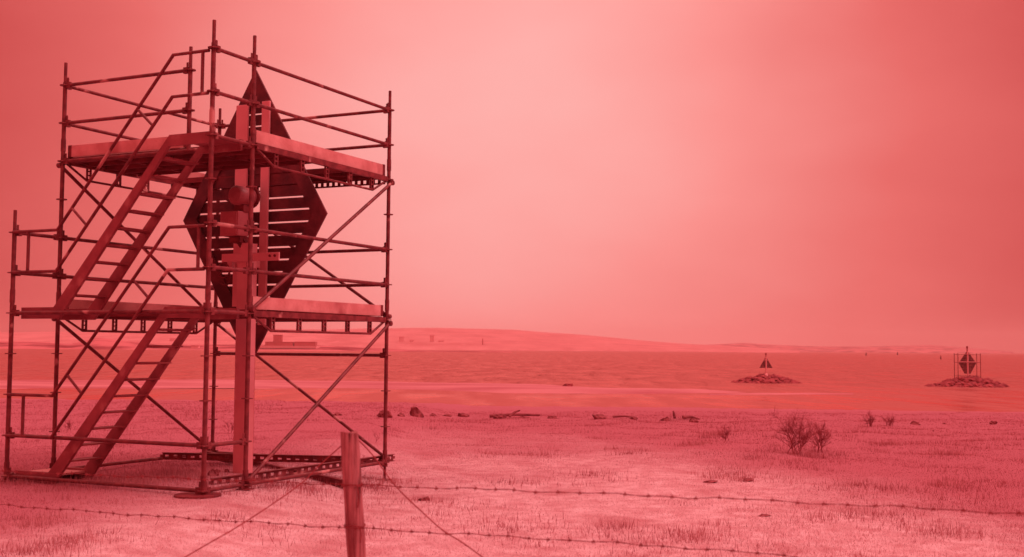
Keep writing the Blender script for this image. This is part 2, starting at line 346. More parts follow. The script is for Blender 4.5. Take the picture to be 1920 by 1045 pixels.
# decks
def deck_plank(t0, z, s0=.05, s1=B - .05, wdt=.30, perforated=False):
    m = MB()
    if not perforated:
        m.obox(P(t0 + wdt / 2, (s0 + s1) / 2, z + .045), E1 * (wdt / 2), E2 * ((s1 - s0) / 2), EZ * .004)
        for tt in (.004, wdt - .004): m.obox(P(t0 + tt, (s0 + s1) / 2, z + .008), E1 * .004, E2 * ((s1 - s0) / 2), EZ * .033)
        for tt in (.1, .2): m.obox(P(t0 + tt, (s0 + s1) / 2, z + .028), E1 * .012, E2 * ((s1 - s0) / 2), EZ * .013)
        for ss in np.linspace(s0 + .03, s1 - .03, 5): m.obox(P(t0 + wdt / 2, ss, z + .018), E1 * (wdt / 2 - .01), E2 * .02, EZ * .022)
    else:
        m.obox(P(t0 + .05, (s0 + s1) / 2, z + .04), E1 * .05, E2 * ((s1 - s0) / 2), EZ * .004); m.obox(P(t0 + .25, (s0 + s1) / 2, z + .04), E1 * .05, E2 * ((s1 - s0) / 2), EZ * .004)
        n = 24
        for i in range(n + 1): m.obox(P(t0 + .15, s0 + .02 + i * (s1 - s0 - .04) / n, z + .04), E1 * .05, E2 * .022, EZ * .004)
    return m.build('deck_plank', 'plank', root)
for z in (2.0, 4.0):
    for t0 in (.05, .37, .69, 1.01): deck_plank(t0, z)
    for t0 in (2.08, 2.40): deck_plank(t0, z)
    deck_plank(2.72, z, perforated=True)
# perforated beam carrying the back edge of the upper deck
m = MB(); a = P(B, .06, 4.0); ln_ = B - .12
for zz in (.045, -.045): m.obox(P(B - .02, B / 2, 3.985 + zz), E1 * .02, E2 * (ln_ / 2), EZ * .004)
for zz in (.034, -.034): m.obox(P(B, B / 2, 3.985 + zz), E1 * .004, E2 * (ln_ / 2), EZ * .010)
for i in range(31): m.obox(P(B, .06 + ln_ * i / 30, 3.985), E1 * .004, E2 * .024, EZ * .025)
m.build('perforated_beam', 'steel_dark', root)
# toe boards
def toe(k1, k2, z, a0=.05, a1=None, h=.15, off=None):
    a = P(*pos(k1), z); b = P(*pos(k2), z); d = (b - a).normalized(); ln = (b - a).length
    if a1 is None: a1 = ln - .05
    off = off or Vector((0, 0, 0))
    m = MB(); m.obox(a + d * (a0 + a1) / 2 + EZ * (.055 + h / 2) + off, d * (a1 - a0) / 2, d.cross(EZ).normalized() * .015, EZ * h / 2)
    tb = m.build('toe_board', 'toe', root)
    for e_ in (a0 + .03, a1 - .03): MB().obox(a + d * e_ + EZ * (.055 + h / 2) + off, d * .03, d.cross(EZ).normalized() * .018, EZ * (h / 2 + .004)).build('end_fitting', 'steel', tb)
toe('e', 'f', 4.0, off=E2 * .05); toe('e', 'f', 2.0, off=E2 * .05); toe('b', 's', 4.0, off=E1 * .05); toe('b', 'g', 2.0, off=E2 * -.05); toe('b', 'g', 4.0, off=E2 * -.05)
toe('g', 'f', 4.0, off=E1 * -.05); toe('g', 'f', 2.0, off=E1 * -.05)
# stairs
SB, ST_ = 2.40, .66
for zb in (0.0, 2.0):
    fl = empty('stair_flight', P(-C / 2, SB, zb) - root.location); fl.parent = root
    for t in (-.645, -.085):
        m = MB(); th = .022
        prof = [(2.98, zb + .07), (SB + .04, zb + .07), (ST_ + .02, zb + 2.06), (.09, zb + 2.06), (.09, zb + 1.93), (ST_ + .03, zb + 1.93), (SB - .05, zb - .07), (2.98, zb - .07)]
        # quads: landing / slope / landing
        vs = []
        for s_, z_ in prof: vs.append(P(t - th, s_, z_))
        for s_, z_ in prof: vs.append(P(t + th, s_, z_))
        n = len(prof)
        m.add(vs, [tuple(range(n)), tuple(range(2 * n - 1, n - 1, -1))] + [(i, i + n, (i + 1) % n + n, (i + 1) % n) for i in range(n)])
        m.build('stringer', 'alu', fl)
    for i in range(1, 10):
        f = i / 10; s_ = SB + (ST_ - SB) * f - .05; z_ = zb + .02 + 1.98 * f
        m = MB(); m.obox(P(-.365, s_, z_), E1 * .258, E2 * .07, EZ * .009); m.obox(P(-.365, s_ + .066, z_ - .004), E1 * .258, E2 * .005, EZ * .016)
        m.build('tread', 'alu', fl)
    for s0, s1, zz in ((SB + .02, 3.02, zb + .03), (.05, ST_, zb + 2.02)):
        m = MB(); m.obox(P(-.365, (s0 + s1) / 2, zz), E1 * .258, E2 * ((s1 - s0) / 2), EZ * .012); m.build('landing', 'toe' if zz < .5 else 'alu', fl)
    # handrail frame in the outer plane
    gu = None
    up_ = [(3.05, 1.0), (2.30, 1.0), (.555, 2.965), (.03, 2.965)]; lo_ = [(3.05, .5), (2.30, .5), (.555, 2.475), (.03, 2.475)]
    for ln in (up_, lo_):
        m = MB(); m.tube([P(-C - .04, s_, zb + z_) for s_, z_ in ln], .0205, 8)
        r_ = m.build('stair_handrail', 'steel', root)
    def onl(ln, f): return (ln[1][0] + (ln[2][0] - ln[1][0]) * f, ln[1][1] + (ln[2][1] - ln[1][1]) * f)
    for f0 in (.13, .70):
        q = onl(up_, f0)
        MB().tube([P(-C - .04, q[0], zb + q[1]), P(-C - .04, q[0] - .748 * .328, zb + q[1] - .664 * .328)], .016, 6).build('handrail_strut', 'steel', r_)
    for s_, z0_, z1_ in ((.12, 2.475, 2.965), (2.78, .5, 1.0)): MB().tube([P(-C - .04, s_, zb + z0_), P(-C - .04, s_, zb + z1_)], .02, 6).build('handrail_strut', 'steel', r_)

# ------------------------------------------------------------------ the large diamond daymark (plane parallel to the stair side)
TD = 1.72
ctr, hw, zt, zb_, zm = 1.315, 1.215, 5.41, 1.36, 3.375
gp = P(1.47, 1.1, 0)
dm = empty('diamond_daymark', (gp.x, gp.y, Hs(gp.x, gp.y)), 'tall dark slatted diamond daymark on a pale mast inside the scaffold', 'daymark')
def half(z): return hw * ((zt - z) / (zt - zm) if z > zm else (z - zb_) / (zm - zb_))
corners = [(ctr, zt), (ctr - hw, zm), (ctr, zb_), (ctr + hw, zm)]
bw_ = .235
for i in range(4):                                # border boards (mitred)
    a, b = corners[i], corners[(i + 1) % 4]
    ai = (ctr + (a[0] - ctr) * (1 - bw_ / hw), zm + (a[1] - zm) * (1 - bw_ / hw)); bi = (ctr + (b[0] - ctr) * (1 - bw_ / hw), zm + (b[1] - zm) * (1 - bw_ / hw))
    q = [a, b, bi, ai]; m = MB()
    vs = [P(TD - .03, *p) for p in q] + [P(TD + .0, *p) for p in q]
    m.add(vs, [(0, 1, 2, 3), (7, 6, 5, 4), (0, 4, 5, 1), (1, 5, 6, 2), (2, 6, 7, 3), (3, 7, 4, 0)])
    m.build('border_board', 'mark', dm)
pitch = .168; gap = .024
z = 1.62; row = 0
while z < 5.05:
    z1 = min(z + pitch - gap, 5.2)
    if z < zm < z1: h0 = h1 = max(half(z), half(z1))
    h0, h1 = half(z) - .06, half(z1) - .06
    if min(h0, h1) > .1:
        hole = 3.45 < z < 3.72
        wob = .004 * math.sin(row * 2.1)
        segs = [(-1, 1)] if not hole else [(-1, 0), (0, 1)]
        for sa, sb in segs:
            m = MB(); ha, hb = (.17, .17)
            c0, c1 = ctr - .02, ctr - .02
            if not hole: q = [(ctr - h0, z), (ctr + h0, z), (ctr + h1, z1), (ctr - h1, z1)]
            elif sa == -1: q = [(ctr - h0, z), (ctr - .15, z), (ctr - .15, z1), (ctr - h1, z1)]
            else: q = [(ctr + .15, z), (ctr + h0, z), (ctr + h1, z1), (ctr + .15, z1)]
            vs = [P(TD + .005 + wob, *p) for p in q] + [P(TD + .03 + wob, *p) for p in q]
            m.add(vs, [(0, 1, 2, 3), (7, 6, 5, 4), (0, 4, 5, 1), (1, 5, 6, 2), (2, 6, 7, 3), (3, 7, 4, 0)]); m.build('slat', 'mark', dm)
    z += pitch; row += 1
for s0, s1, za, zz in ((1.40, 1.60, 2.15, 4.93), (1.035, 1.165, 1.9, 4.95)):
    m = MB(); m.obox(P(TD - .052, (s0 + s1) / 2, (za + zz) / 2), E1 * .018, E2 * (s1 - s0) / 2, EZ * (zz - za) / 2); m.build('batten', 'mast', dm, .006)
# mast: H-beam with a chamfered head
TM = 1.42; sm = 1.085
zg = Hs(gp.x, gp.y) - S5.z - .05; ztop = 2.98
def hit(px, py, t):                                # local (s, z) where a pixel ray meets the plane at t
    d = ray(px, py); k = (S5 + E1 * t - CAM).dot(E1) / d.dot(E1); q = CAM + d * k - S5; return q.dot(E2), q.z
sm = hit(440.5, 720, TM - .075)[0] - .10
vs = []
for dt in (-.075, .075):
    for s_, z_ in ((-.10, zg), (.10, zg), (.10, ztop - .20), (.03, ztop), (-.10, ztop)): vs.append(P(TM + dt, sm + s_, z_))
MB().add(vs, [(0, 1, 2, 3, 4), (9, 8, 7, 6, 5)] + [(i, (i + 1) % 5, (i + 1) % 5 + 5, i + 5) for i in range(5)]).build('mast', 'mast', dm, .006)
m = MB(); m.obox(P(TM - .089, 1.05, 2.79), E1 * .012, E2 * .47, EZ * .055); arm = m.build('cross_arm', 'mast', dm, .003)
for s_ in (.64, .72):
    m = MB(); m.tube([P(TM - .115, s_, 2.80), P(TM - .10, s_, 2.80)], .018, 8); m.build('bolt', 'steel_dark', arm)
m = MB(); m.bar(P(TM + .1, 1.55, 2.72), P(TD - .13, 1.55, 2.72), .08, .1); m.bar(P(TM + .1, 1.13, 2.72), P(TD - .13, 1.13, 2.72), .08, .1); m.build('bracket', 'mast', dm)
# control box, lantern drum and its cradle
m = MB(); m.obox(P(1.33, 1.33, 3.24), E1 * .11, E2 * .15, EZ * .165); bx_ = m.build('control_box', 'box', dm, .008)
m = MB(); m.obox(P(1.215, 1.33, 3.24), E1 * .006, E2 * .13, EZ * .145); m.tube([P(1.20, 1.33, 3.27), P(1.215, 1.33, 3.27)], .016, 8); m.build('box_lid', 'box', bx_)
m = MB(); m.bar(P(1.40, 1.2, 2.96), P(1.40, 1.3, 3.1), .1, .12); m.obox(P(1.36, 1.28, 3.03), E1 * .08, E2 * .09, EZ * .04); m.build('box_bracket', 'steel_dark', dm)
m = MB(); m.tube([P(1.22, 1.25, 3.62), P(1.25, 1.25, 3.62), P(1.50, 1.235, 3.62), P(1.53, 1.235, 3.62)], [.10, .13, .13, .115], 20); ln = m.build('lantern', 'lamp', dm)
m = MB(); m.tube([P(1.53, 1.235, 3.62), P(1.56, 1.235, 3.62)], .15, 20); m.build('lens_ring', 'steel_dark', ln)
m = MB(); m.obox(P(1.38, 1.25, 3.45), E1 * .06, E2 * .08, EZ * .05); m.tube([P(1.38, 1.25, 3.4), P(1.38, 1.25, 3.5)], .05, 10); m.build('cradle', 'steel_dark', ln)
for s_, z_ in ((1.47, 2.62), (1.44, 2.52)):       # cable loops beside the mast
    m = MB(); m.tube([P(1.30, s_ + .10 * math.cos(q), z_ + .10 * math.sin(q)) for q in np.linspace(.3, 5.6, 14)], .010, 6); m.build('cable_loop', 'steel_dark', dm)

# ------------------------------------------------------------------ steel profiles and boards lying round the foot of the tower
def channel(p0, p1, label, holes=True, hgt=.09, wid=.06, mt='steel_dark'):
    e = empty('steel_channel', (p0 + p1) / 2, label, 'steel channel', 'loose steel channels at the tower foot')
    d = (p1 - p0).normalized(); n_ = d.cross(EZ).normalized(); ln = (p1 - p0).length; u = n_.cross(d)
    m = MB(); m.bar(p0 + u * hgt / 2, p1 + u * hgt / 2, wid, .008); m.bar(p0 - u * hgt / 2, p1 - u * hgt / 2, wid, .008); m.build('flange', mt, e)
    m = MB()
    if holes:
        k = int(ln / .125)
        for zz in (-.031, .031): m.bar(p0 + u * zz, p1 + u * zz, .008, .026)
        for i in range(k + 1):
            c = p0 + d * (ln * i / k); m.obox(c, d * .036, n_ * .004, u * .0185)
    else: m.bar(p0, p1, .008, hgt - .01)
    m.build('web', mt, e)
channel(at_z(305, 855, .16), at_z(650, 862, .17), 'perforated steel channel lying level behind the mast foot')
channel(at_z(396, 905, .06), at_z(737, 858, .14), 'perforated steel channel slanting up to the right-hand standard', mt='steel')
channel(at_z(385, 852, .14), at_z(668, 912, -.06), 'plain dark steel channel slanting down behind the fence post', False)
# round pad under the near standard
p = P(-C, 0, 0); g = Hs(p.x, p.y)
m = MB(); m.tube([(p.x - .06, p.y, g - .01), (p.x - .06, p.y, g + .016)], .26, 16)
o = m.build('sole_board', 'steel_dark'); tag(o, 'thin round pad under the nearest scaffold standard', 'sole board')

# ------------------------------------------------------------------ fence
PD = 6.6
pb = at_y(668, 1045, PD); ptop = at_y(654.5, 811, PD); ax = (ptop - pb).normalized(); base = pb + ax * ((-.15 - pb.z) / ax.z)
pe = empty('fence_post', (base.x, base.y, Hs(base.x, base.y)), 'weathered leaning wooden fence post carrying two barbed wires', 'fence post')
n = 22; k = 26; vs = []; ln = (ptop - base).length
for i in range(k + 1):
    c = base + ax * ln * i / k
    for j in range(n):
        q = 2 * math.pi * j / n
        r = .0515 * (1 + .05 * math.sin(3 * q + 1) + .04 * math.sin(7 * q + i * .12) + .025 * math.sin(i * .9 + 2 * q)) * (1.0 if i < k else .95)
        vs.append(c + Vector((math.cos(q) * r, math.sin(q) * r, .006 * math.sin(q * 2) if i == k else 0)))
fs = [(i * n + j, i * n + (j + 1) % n, (i + 1) * n + (j + 1) % n, (i + 1) * n + j) for i in range(k) for j in range(n)]
m = MB(); m.add(vs, fs, True); m.add(vs[-n:], [tuple(range(n))]); m.build('post_shaft', 'post', pe)
FL0 = at_y(654, 900, PD); FL0.z = 0; fd = Vector((1, -.447, 0)).normalized()
def fence_point(px, h_at):                        # where the vertical plane of the fence meets the pixel column
    d = ray(px, h_at); nrm = fd.cross(EZ); t = (FL0 + nrm * .06 - CAM).dot(nrm) / d.dot(nrm); return CAM + d * t
def wire(pix, label):
    pts = [fence_point(*p) for p in pix]
    d0 = (pts[0] - pts[1]).normalized(); d1 = (pts[-1] - pts[-2]).normalized()
    pts = [pts[0] + d0 * 3] + pts + [pts[-1] + d1 * 2.5]
    # arc-length resample
    L_ = [0]
    for a, b in zip(pts, pts[1:]): L_.append(L_[-1] + (b - a).length)
    s = np.linspace(0, L_[-1], 160); R_ = np.stack([np.interp(s, L_, [p[i] for p in pts]) for i in range(3)], -1)
    R_[:, 2] += .0035 * np.sin(s * 9) + .003 * np.sin(s * 23)
    cen = Vector(R_[80]); e = empty('barbed_wire', cen, label, 'barbed wire', 'barbed fence wires')
    m = MB(); m.tube([Vector(p) for p in R_], .0017, 5, False)
    m.tube([Vector(p) + Vector((0, .002 * math.cos(i * 2.1), .003 * math.sin(i * 2.1))) for i, p in enumerate(R_)], .0014, 5, False)
    m.build('strand', 'wire', e)
    barb = None; q = .05
    while q < L_[-1]:
        c = Vector([np.interp(q, s, R_[:, i]) for i in range(3)])
        if barb is None:
            b = MB(); b.tube([c - fd * .009, c + fd * .009], .0045, 6)
            for a1 in (.4, 2.0, 3.6, 5.2): b.tube([c + fd * .004 * math.cos(a1 * 3), c + Vector((.006 * math.sin(a1 * 2), .016 * math.cos(a1), .016 * math.sin(a1)))], [.0024, .0012], 4)
            barb = b.build('barb', 'wire', e); c0 = c
        else:
            o = barb.copy(); col.objects.link(o); o.parent = e; o.location = c - c0
        q += random.uniform(.105, .13)
wire([(0, 884), (330, 897), (652, 909), (1000, 921), (1400, 937), (1920, 963)], 'upper barbed wire of the fence, level with the scaffold feet')
wire([(0, 947), (330, 971), (652, 990), (1000, 1009), (1300, 1028), (1500, 1045), (1920, 1083)], 'lower barbed wire of the fence, nearest the bottom edge')
for yy, tail in ((909, .12), (985, .09)):         # wire ties round the post
    c = at_y(655 + (yy - 811) * .058, yy, PD); m = MB()
    m.tube([c + Vector((.058 * math.cos(q), .058 * math.sin(q), .005 * math.sin(3 * q))) for q in np.linspace(0, 2 * math.pi, 25)], .004, 5, False)
    m.tube([c + Vector((.035, -.052, 0)), c + Vector((.044, -.056, -tail * .5)), c + Vector((.040, -.052, -tail))], .0035, 5)
    m.build('wire_tie', 'wire', pe)
# two slack stay wires looped round the post head
def stay(pix, label):
    pts = [at_y(x, y, dd) for x, y, dd in pix]
    # Catmull-Rom
    res_ = []
    for i in range(len(pts) - 1):
        p0, p1, p2, p3 = pts[max(i - 1, 0)], pts[i], pts[i + 1], pts[min(i + 2, len(pts) - 1)]
        for t in np.linspace(0, 1, 12, endpoint=False): res_.append(.5 * ((2 * p1) + (p2 - p0) * t + (2 * p0 - 5 * p1 + 4 * p2 - p3) * t * t + (3 * p1 - p0 - 3 * p2 + p3) * t ** 3))
    res_.append(pts[-1])
    o = MB().tube(res_, .0034, 6).build('stay_wire', 'rope'); tag(o, label, 'wire', 'slack stay wires')
stay([(648, 829, 6.68), (600, 872, 6.6), (557, 913, 6.5), (450, 985, 6.3), (347, 1045, 6.1), (-90, 1305, 5.6)], 'slack wire running from the fence post head to the lower left')
stay([(662, 815, 6.68), (700, 855, 6.6), (742, 912, 6.5), (800, 968, 6.35), (835, 998, 6.25), (905, 1045, 6.1), (1250, 1305, 5.6)], 'slack wire running from the fence post head to the lower right')

# ------------------------------------------------------------------ boulders, driftwood, clods
def boulder(p, w_, h_, d_, label, seed, name='boulder', cat='boulder', mat='rock', group=None):
    r = random.Random(seed); bm = bmesh.new(); bmesh.ops.create_icosphere(bm, subdivisions=3, radius=1)
    dirs = [(Vector((r.gauss(0, 1), r.gauss(0, 1), r.gauss(0, 1))).normalized(), r.uniform(.45, .9)) for _ in range(14)]
    for v in bm.verts:
        c = v.co.copy()
        for d, k in dirs:
            e = c.dot(d)
            if e > k: c -= d * (e - k) * .9
        c *= 1 + .13 * math.sin(c.x * 5 + seed) * math.cos(c.y * 6 + c.z * 4) + .07 * math.sin(c.x * 11 + c.z * 9 + seed * 2)
        v.co = Vector((c.x * w_ / 2, c.y * d_ / 2, c.z * h_ * .75 + h_ * .25))
    me = bpy.data.meshes.new(name); bm.to_mesh(me); bm.free(); me.materials.append(M[mat])
    o = bpy.data.objects.new(name, me); col.objects.link(o); o.location = p; o.rotation_euler.z = r.uniform(-.5, .5); return tag(o, label, cat, group)
BL = [(632, 779, 18, 8, 'small low stone behind the scaffold brace'), (722, 783, 26, 18, 'rounded stone behind the right-hand standard'), (753, 781, 20, 8, 'low dark stone just right of the right-hand standard'),
      (783, 782, 30, 19, 'largest pale boulder in the line near the scaffold'), (811, 781, 17, 7, 'small dark stone between the two leftmost boulders'), (838, 781, 20, 6, 'flat faint stone in the shore grass'),
      (869, 782, 24, 10, 'dark humped stone left of the driftwood pile'), (938, 785, 32, 10, 'dark stone at the left of the driftwood pile'), (985, 785, 26, 7, 'flat stone right of the driftwood pile'), (1036, 785, 22, 6, 'flat stone well right of the driftwood'),
      (1123, 786, 28, 13, 'dark squarish boulder standing alone mid-shore'), (1188, 787, 16, 7, 'small dark stone right of the lone boulder'), (1250, 789, 26, 9, 'dark stone beside the upright stub'),
      (1300, 792, 24, 8, 'stone under the right-hand driftwood log'), (1716, 797, 22, 7, 'low dark stone in the right-hand grass'), (1862, 797, 16, 8, 'small dark stone near the right edge'), (1772, 796, 15, 5, 'tiny flat stone among right-hand tussocks')]
for i, (x, y, w_, h_, lab) in enumerate(BL):
    p = on_ground(x, y); s = p.y / FPX
    boulder(p - Vector((0, 0, .03)), w_ * s * 1.08, h_ * s * 1.15, w_ * s * .8, lab, 30 + i, group='stones along the shore')
p = at_z(1066, 724, SEA + .22); boulder(p, 2.0, .34, 1.5, 'dark rock lying on the pale sandbar', 77, mat='rock_far')
def log(px0, py0, px1, py1, r, label, lift=.06):
    a, b = on_ground(px0, max(py0, 780)), on_ground(px1, max(py0, 780))
    s = a.y / FPX; a = Vector((a.x, a.y, a.z + lift)); b = Vector((b.x, a.y + .15, a.z + (py0 - py1) * s))
    mid = (a + b) / 2 + Vector((0, 0, .03)); o = MB().tube([a, mid, b], [r, r * .85, r * .55], 7).build('driftwood', 'rock'); tag(o, label, 'driftwood', 'driftwood along the shore')
log(955, 786, 975, 775, .035, 'short driftwood branch sticking up from the stone pile')
log(918, 785, 1012, 783, .045, 'long driftwood log lying along the stone pile')
log(1265, 789, 1264, 777, .04, 'upright driftwood stub beside the dark stone'); log(1280, 787, 1312, 791, .045, 'driftwood log sloping down to the right')
log(1150, 786, 1192, 788, .03, 'thin driftwood stick near the small stone')
for i, (x, y, w_, h_, lab) in enumerate([(795, 940, 26, 9, 'dark turf clod in the near grass right of the post'), (1330, 906, 34, 5, 'dark bare turf edge in the middle grass'), (1402, 903, 32, 6, 'dark bare turf edge right of the middle one'),
                                        (1433, 969, 28, 5, 'small dark turf patch between the two wires'), (357, 885, 12, 7, 'dark lump by the near standard, leftmost'), (402, 893, 26, 13, 'dark lump at the foot of the mast'), (425, 886, 10, 7, 'small lump touching the mast foot')]):
    p = on_ground(x, y); s = p.y / FPX; boulder(p, w_ * s, h_ * s, w_ * s * .7, lab, 90 + i, 'turf_clod', 'turf clod', 'steel_dark' if i in (0,) else 'rock', 'dark clods in the grass')

# ------------------------------------------------------------------ shrubs
def shrub(px, py, wpx, hpx, label, seed, stems=9, group='bare shrubs in the shore grass', thick=1.0):
    r = random.Random(seed); p = on_ground(px, py); s = p.y / FPX; W, Hh = wpx * s, hpx * s
    e = empty('bare_shrub', p, label, 'shrub', group); m = MB(); tw = MB()
    def grow(a, d, L_, rad, lv):
        pts = [a]; dd = d.copy()
        for i in range(3):
            dd = (dd + Vector((r.gauss(0, .17), r.gauss(0, .17), r.gauss(.04, .10)))).normalized(); pts.append(pts[-1] + dd * L_ / 3)
        (m if lv < 1 else tw).tube(pts, [rad, rad * .85, rad * .7, rad * .5], 5 if lv == 0 else 3, False)
        if lv < (3 if hpx < 50 else 4):
            for i in range(r.randint(3, 5)):
                q = pts[r.randint(1, 3)]; nd = (dd + Vector((r.gauss(0, .5), r.gauss(0, .5), r.gauss(.05, .35)))).normalized(); grow(q, nd, L_ * r.uniform(.5, .72), rad * .6, lv + 1)
    for i in range(stems):
        an = r.uniform(0, 2 * math.pi); sp = r.uniform(.1, .75)
        off = Vector((r.uniform(-.5, .5) * W * .35, r.uniform(-.4, .4) * W * .3, -.02))
        d = Vector((math.cos(an) * sp * W / Hh * .8 + off.x / W * .8, math.sin(an) * sp * .7, 1)).normalized()
        grow(p + off, d, Hh * r.uniform(.38, .5), .0075 * thick, 0)
    m.build('stem', 'bark', e); tw.build('twigs', 'bark', e)
shrub(1492, 853, 92, 92, 'largest bare twiggy shrub in the right-hand grass', 3, 10, thick=.95)
shrub(1537, 850, 60, 68, 'smaller bare shrub growing against the largest one', 5, 6)
shrub(1362, 828, 46, 38, 'faint low bare shrub left of the large pair', 8, 5, thick=.8)
shrub(1632, 800, 30, 32, 'small leafless bush near the waterline, left of a twin', 12, 7, thick=.9); shrub(1668, 800, 28, 28, 'small leafless bush near the waterline, right of a twin', 14, 7, thick=.9)
shrub(703, 832, 22, 42, 'spindly bare sapling beside the right-hand standard', 21, 1, thick=.6); shrub(430, 812, 26, 34, 'spindly bare shrub behind the mast', 23, 3, thick=.6)
shrub(130, 808, 30, 28, 'faint bare shrub behind the left standard', 25, 4, thick=.6); shrub(470, 818, 24, 30, 'thin dry stalks right of the mast', 27, 2, thick=.5)

# ------------------------------------------------------------------ islets with small beacons
def islet(cx, cy, wpx, hpx, seed):
    p = at_z(cx, cy, SEA); s = p.y / FPX; W = wpx * s; Hh = hpx * s * 1.05; r = random.Random(seed)
    u = np.linspace(-1, 1, 60)[None]; v = np.linspace(-1, 1, 34)[:, None]
    X = p.x + u * W * .52 + 0 * v; Y = p.y + v * W * .32 + 0 * u
    rr = np.sqrt(u ** 2 + v ** 2)
    bump = fbm(X / 1.1 + seed, Y / 1.1, 4)
    Z = SEA - .35 + (Hh + .35) * np.clip(1 - rr ** 1.25, 0, 1) ** .9 * (1 + .5 * bump) + .35 * bump * np.clip(1.1 - rr, 0, 1)
    o = grid_object('islet', X, Y, Z, 'rock_far')
    def hz(x, y):
        q = math.hypot((x - p.x) / (W * .52), (y - p.y) / (W * .32)); return SEA - .35 + (Hh + .35) * max(0, 1 - q ** 1.25) ** .9
    m = MB(); ico = [Vector(v_) for v_ in ((0, 0, 1), (.9, 0, .3), (.28, .85, .35), (-.72, .5, .3), (-.72, -.5, .3), (.28, -.85, .35), (.72, .5, -.3), (-.28, .85, -.3), (-.9, 0, -.3), (-.28, -.85, -.3), (.72, -.5, -.3), (0, 0, -1))]
    F = [(0, 1, 2), (0, 2, 3), (0, 3, 4), (0, 4, 5), (0, 5, 1), (1, 6, 2), (2, 7, 3), (3, 8, 4), (4, 9, 5), (5, 10, 1), (6, 7, 2), (7, 8, 3), (8, 9, 4), (9, 10, 5), (10, 6, 1), (11, 7, 6), (11, 8, 7), (11, 9, 8), (11, 10, 9), (11, 6, 10)]
    for i in range(260):
        an = r.uniform(0, 6.283); q = r.uniform(0, 1.0) ** .6
        x = p.x + math.cos(an) * q * W * .5; y = p.y + math.sin(an) * q * W * .3; z = hz(x, y)
        if z < SEA - .2: z = SEA - .1
        k = r.uniform(.18, .62); sx, sy, sz = k * r.uniform(.9, 1.7), k * r.uniform(.8, 1.3), k * r.uniform(.55, .95); rot = Matrix.Rotation(r.uniform(0, 6.28), 3, 'Z')
        m.add([rot @ Vector((v_.x * sx * r.uniform(.8, 1.15), v_.y * sy, v_.z * sz)) + Vector((x, y, z)) for v_ in ico], F)
    st = m.build('stones', 'rock_far', o); st['kind'] = 'stuff'
    return p, s, hz
# left islet: triangular beacon
p, s, hz = islet(1437, 718, 128, 13, 2); o = bpy.data.objects['islet']; o['label'] = 'low rocky islet carrying the triangular beacon'
b0 = Vector((p.x - .1, p.y - .2, hz(p.x, p.y) + .1))
tb = empty('triangle_beacon', b0, 'dark triangular beacon with pale pole on the left rocky islet', 'beacon')
def zz(py): return b0.z + (706 - py) * s
def tri_part(name, q, th, parent, mat, y=0):
    vs = [Vector((x, b0.y + y - th, z)) for x, z in q] + [Vector((x, b0.y + y + th, z)) for x, z in q]; n = len(q)
    MB().add(vs, [tuple(range(n)), tuple(range(2 * n - 1, n - 1, -1))] + [(i, i + n, (i + 1) % n + n, (i + 1) % n) for i in range(n)]).build(name, mat, parent)
X0 = b0.x
for i in range(7):                                # board rows of the triangle
    za, zb2 = 693 - i * 2.75, 693 - (i + 1) * 2.75 + .25
    hwid = lambda yy: 12.2 * (yy - 671.5) / (693 - 671.5)
    tri_part('board', [(X0 - hwid(za) * s, zz(za)), (X0 + hwid(za) * s, zz(za)), (X0 + max(hwid(zb2), .3) * s, zz(zb2)), (X0 - max(hwid(zb2), .3) * s, zz(zb2))], .03, tb, 'mark')
MB().tube([(X0, b0.y - .13, b0.z - .4), (X0, b0.y - .13, zz(674))], .11, 10).build('pole', 'quay', tb)
MB().bar((X0 - 4 * s, b0.y - .2, zz(678.5)), (X0 + 4 * s, b0.y - .2, zz(678.5)), .06, .09).build('crossbar', 'quay', tb)
MB().tube([(X0, b0.y - .1, b0.z - .3), (X0, b0.y - .1, b0.z + .2), (X0, b0.y - .1, b0.z + .22)], [.28, .22, .1], 12).build('foot', 'quay', tb)
MB().tube([(X0, b0.y, zz(673)), (X0, b0.y, zz(669)), (X0, b0.y, zz(668.5)), (X0, b0.y, zz(665.5))], [.07, .06, .14, .12], 10).build('lantern', 'lamp', tb)
# right islet: diamond beacon in a small frame
p, s, hz = islet(1818, 725, 155, 16, 6); bpy.data.objects['islet.001']['label'] = 'rocky islet carrying the small diamond beacon'
b0 = Vector((p.x - .35, p.y - .2, hz(p.x, p.y)))
db = empty('diamond_beacon', b0, 'small dark diamond beacon with pale cross on the right rocky islet', 'beacon')
def zz(py): return b0.z + (709 - py) * s
X0 = b0.x
def dw(yy): return 16.5 * ((yy - 659) / (682 - 659) if yy < 682 else (712 - yy) / (712 - 682))
yy = 661.0
while yy < 701.5:
    y2 = min(yy + 2.6, 702); 
    tri_part('board', [(X0 - dw(y2) * s, zz(y2)), (X0 + dw(y2) * s, zz(y2)), (X0 + dw(yy) * s, zz(yy)), (X0 - dw(yy) * s, zz(yy))], .03, db, 'mark'); yy += 2.85
MB().tube([(X0, b0.y - .1, b0.z - .4), (X0, b0.y - .13, zz(660))], .12, 10).build('pole', 'quay', db)
for yq, hwid in ((680, 20), (665.5, 5)): MB().bar((X0 - hwid * s, b0.y - .22, zz(yq)), (X0 + hwid * s, b0.y - .22, zz(yq)), .06, .14 if yq > 670 else .09).build('crossbar', 'quay', db)
MB().tube([(X0, b0.y, zz(661)), (X0, b0.y, zz(655)), (X0, b0.y, zz(654.5)), (X0, b0.y, zz(650.5))], [.10, .08, .15, .13], 10).build('lantern', 'lamp', db)
fr = empty('access_frame', Vector((X0, b0.y, b0.z - .1)), 'thin steel frame standing around the small diamond beacon', 'scaffold')
for x in (-21, 21):
    for dy in (-.7, .7): MB().tube([(X0 + x * s, b0.y + dy, b0.z - .5), (X0 + x * s, b0.y + dy, zz(664))], .045, 6).build('upright', 'steel_dark', fr)
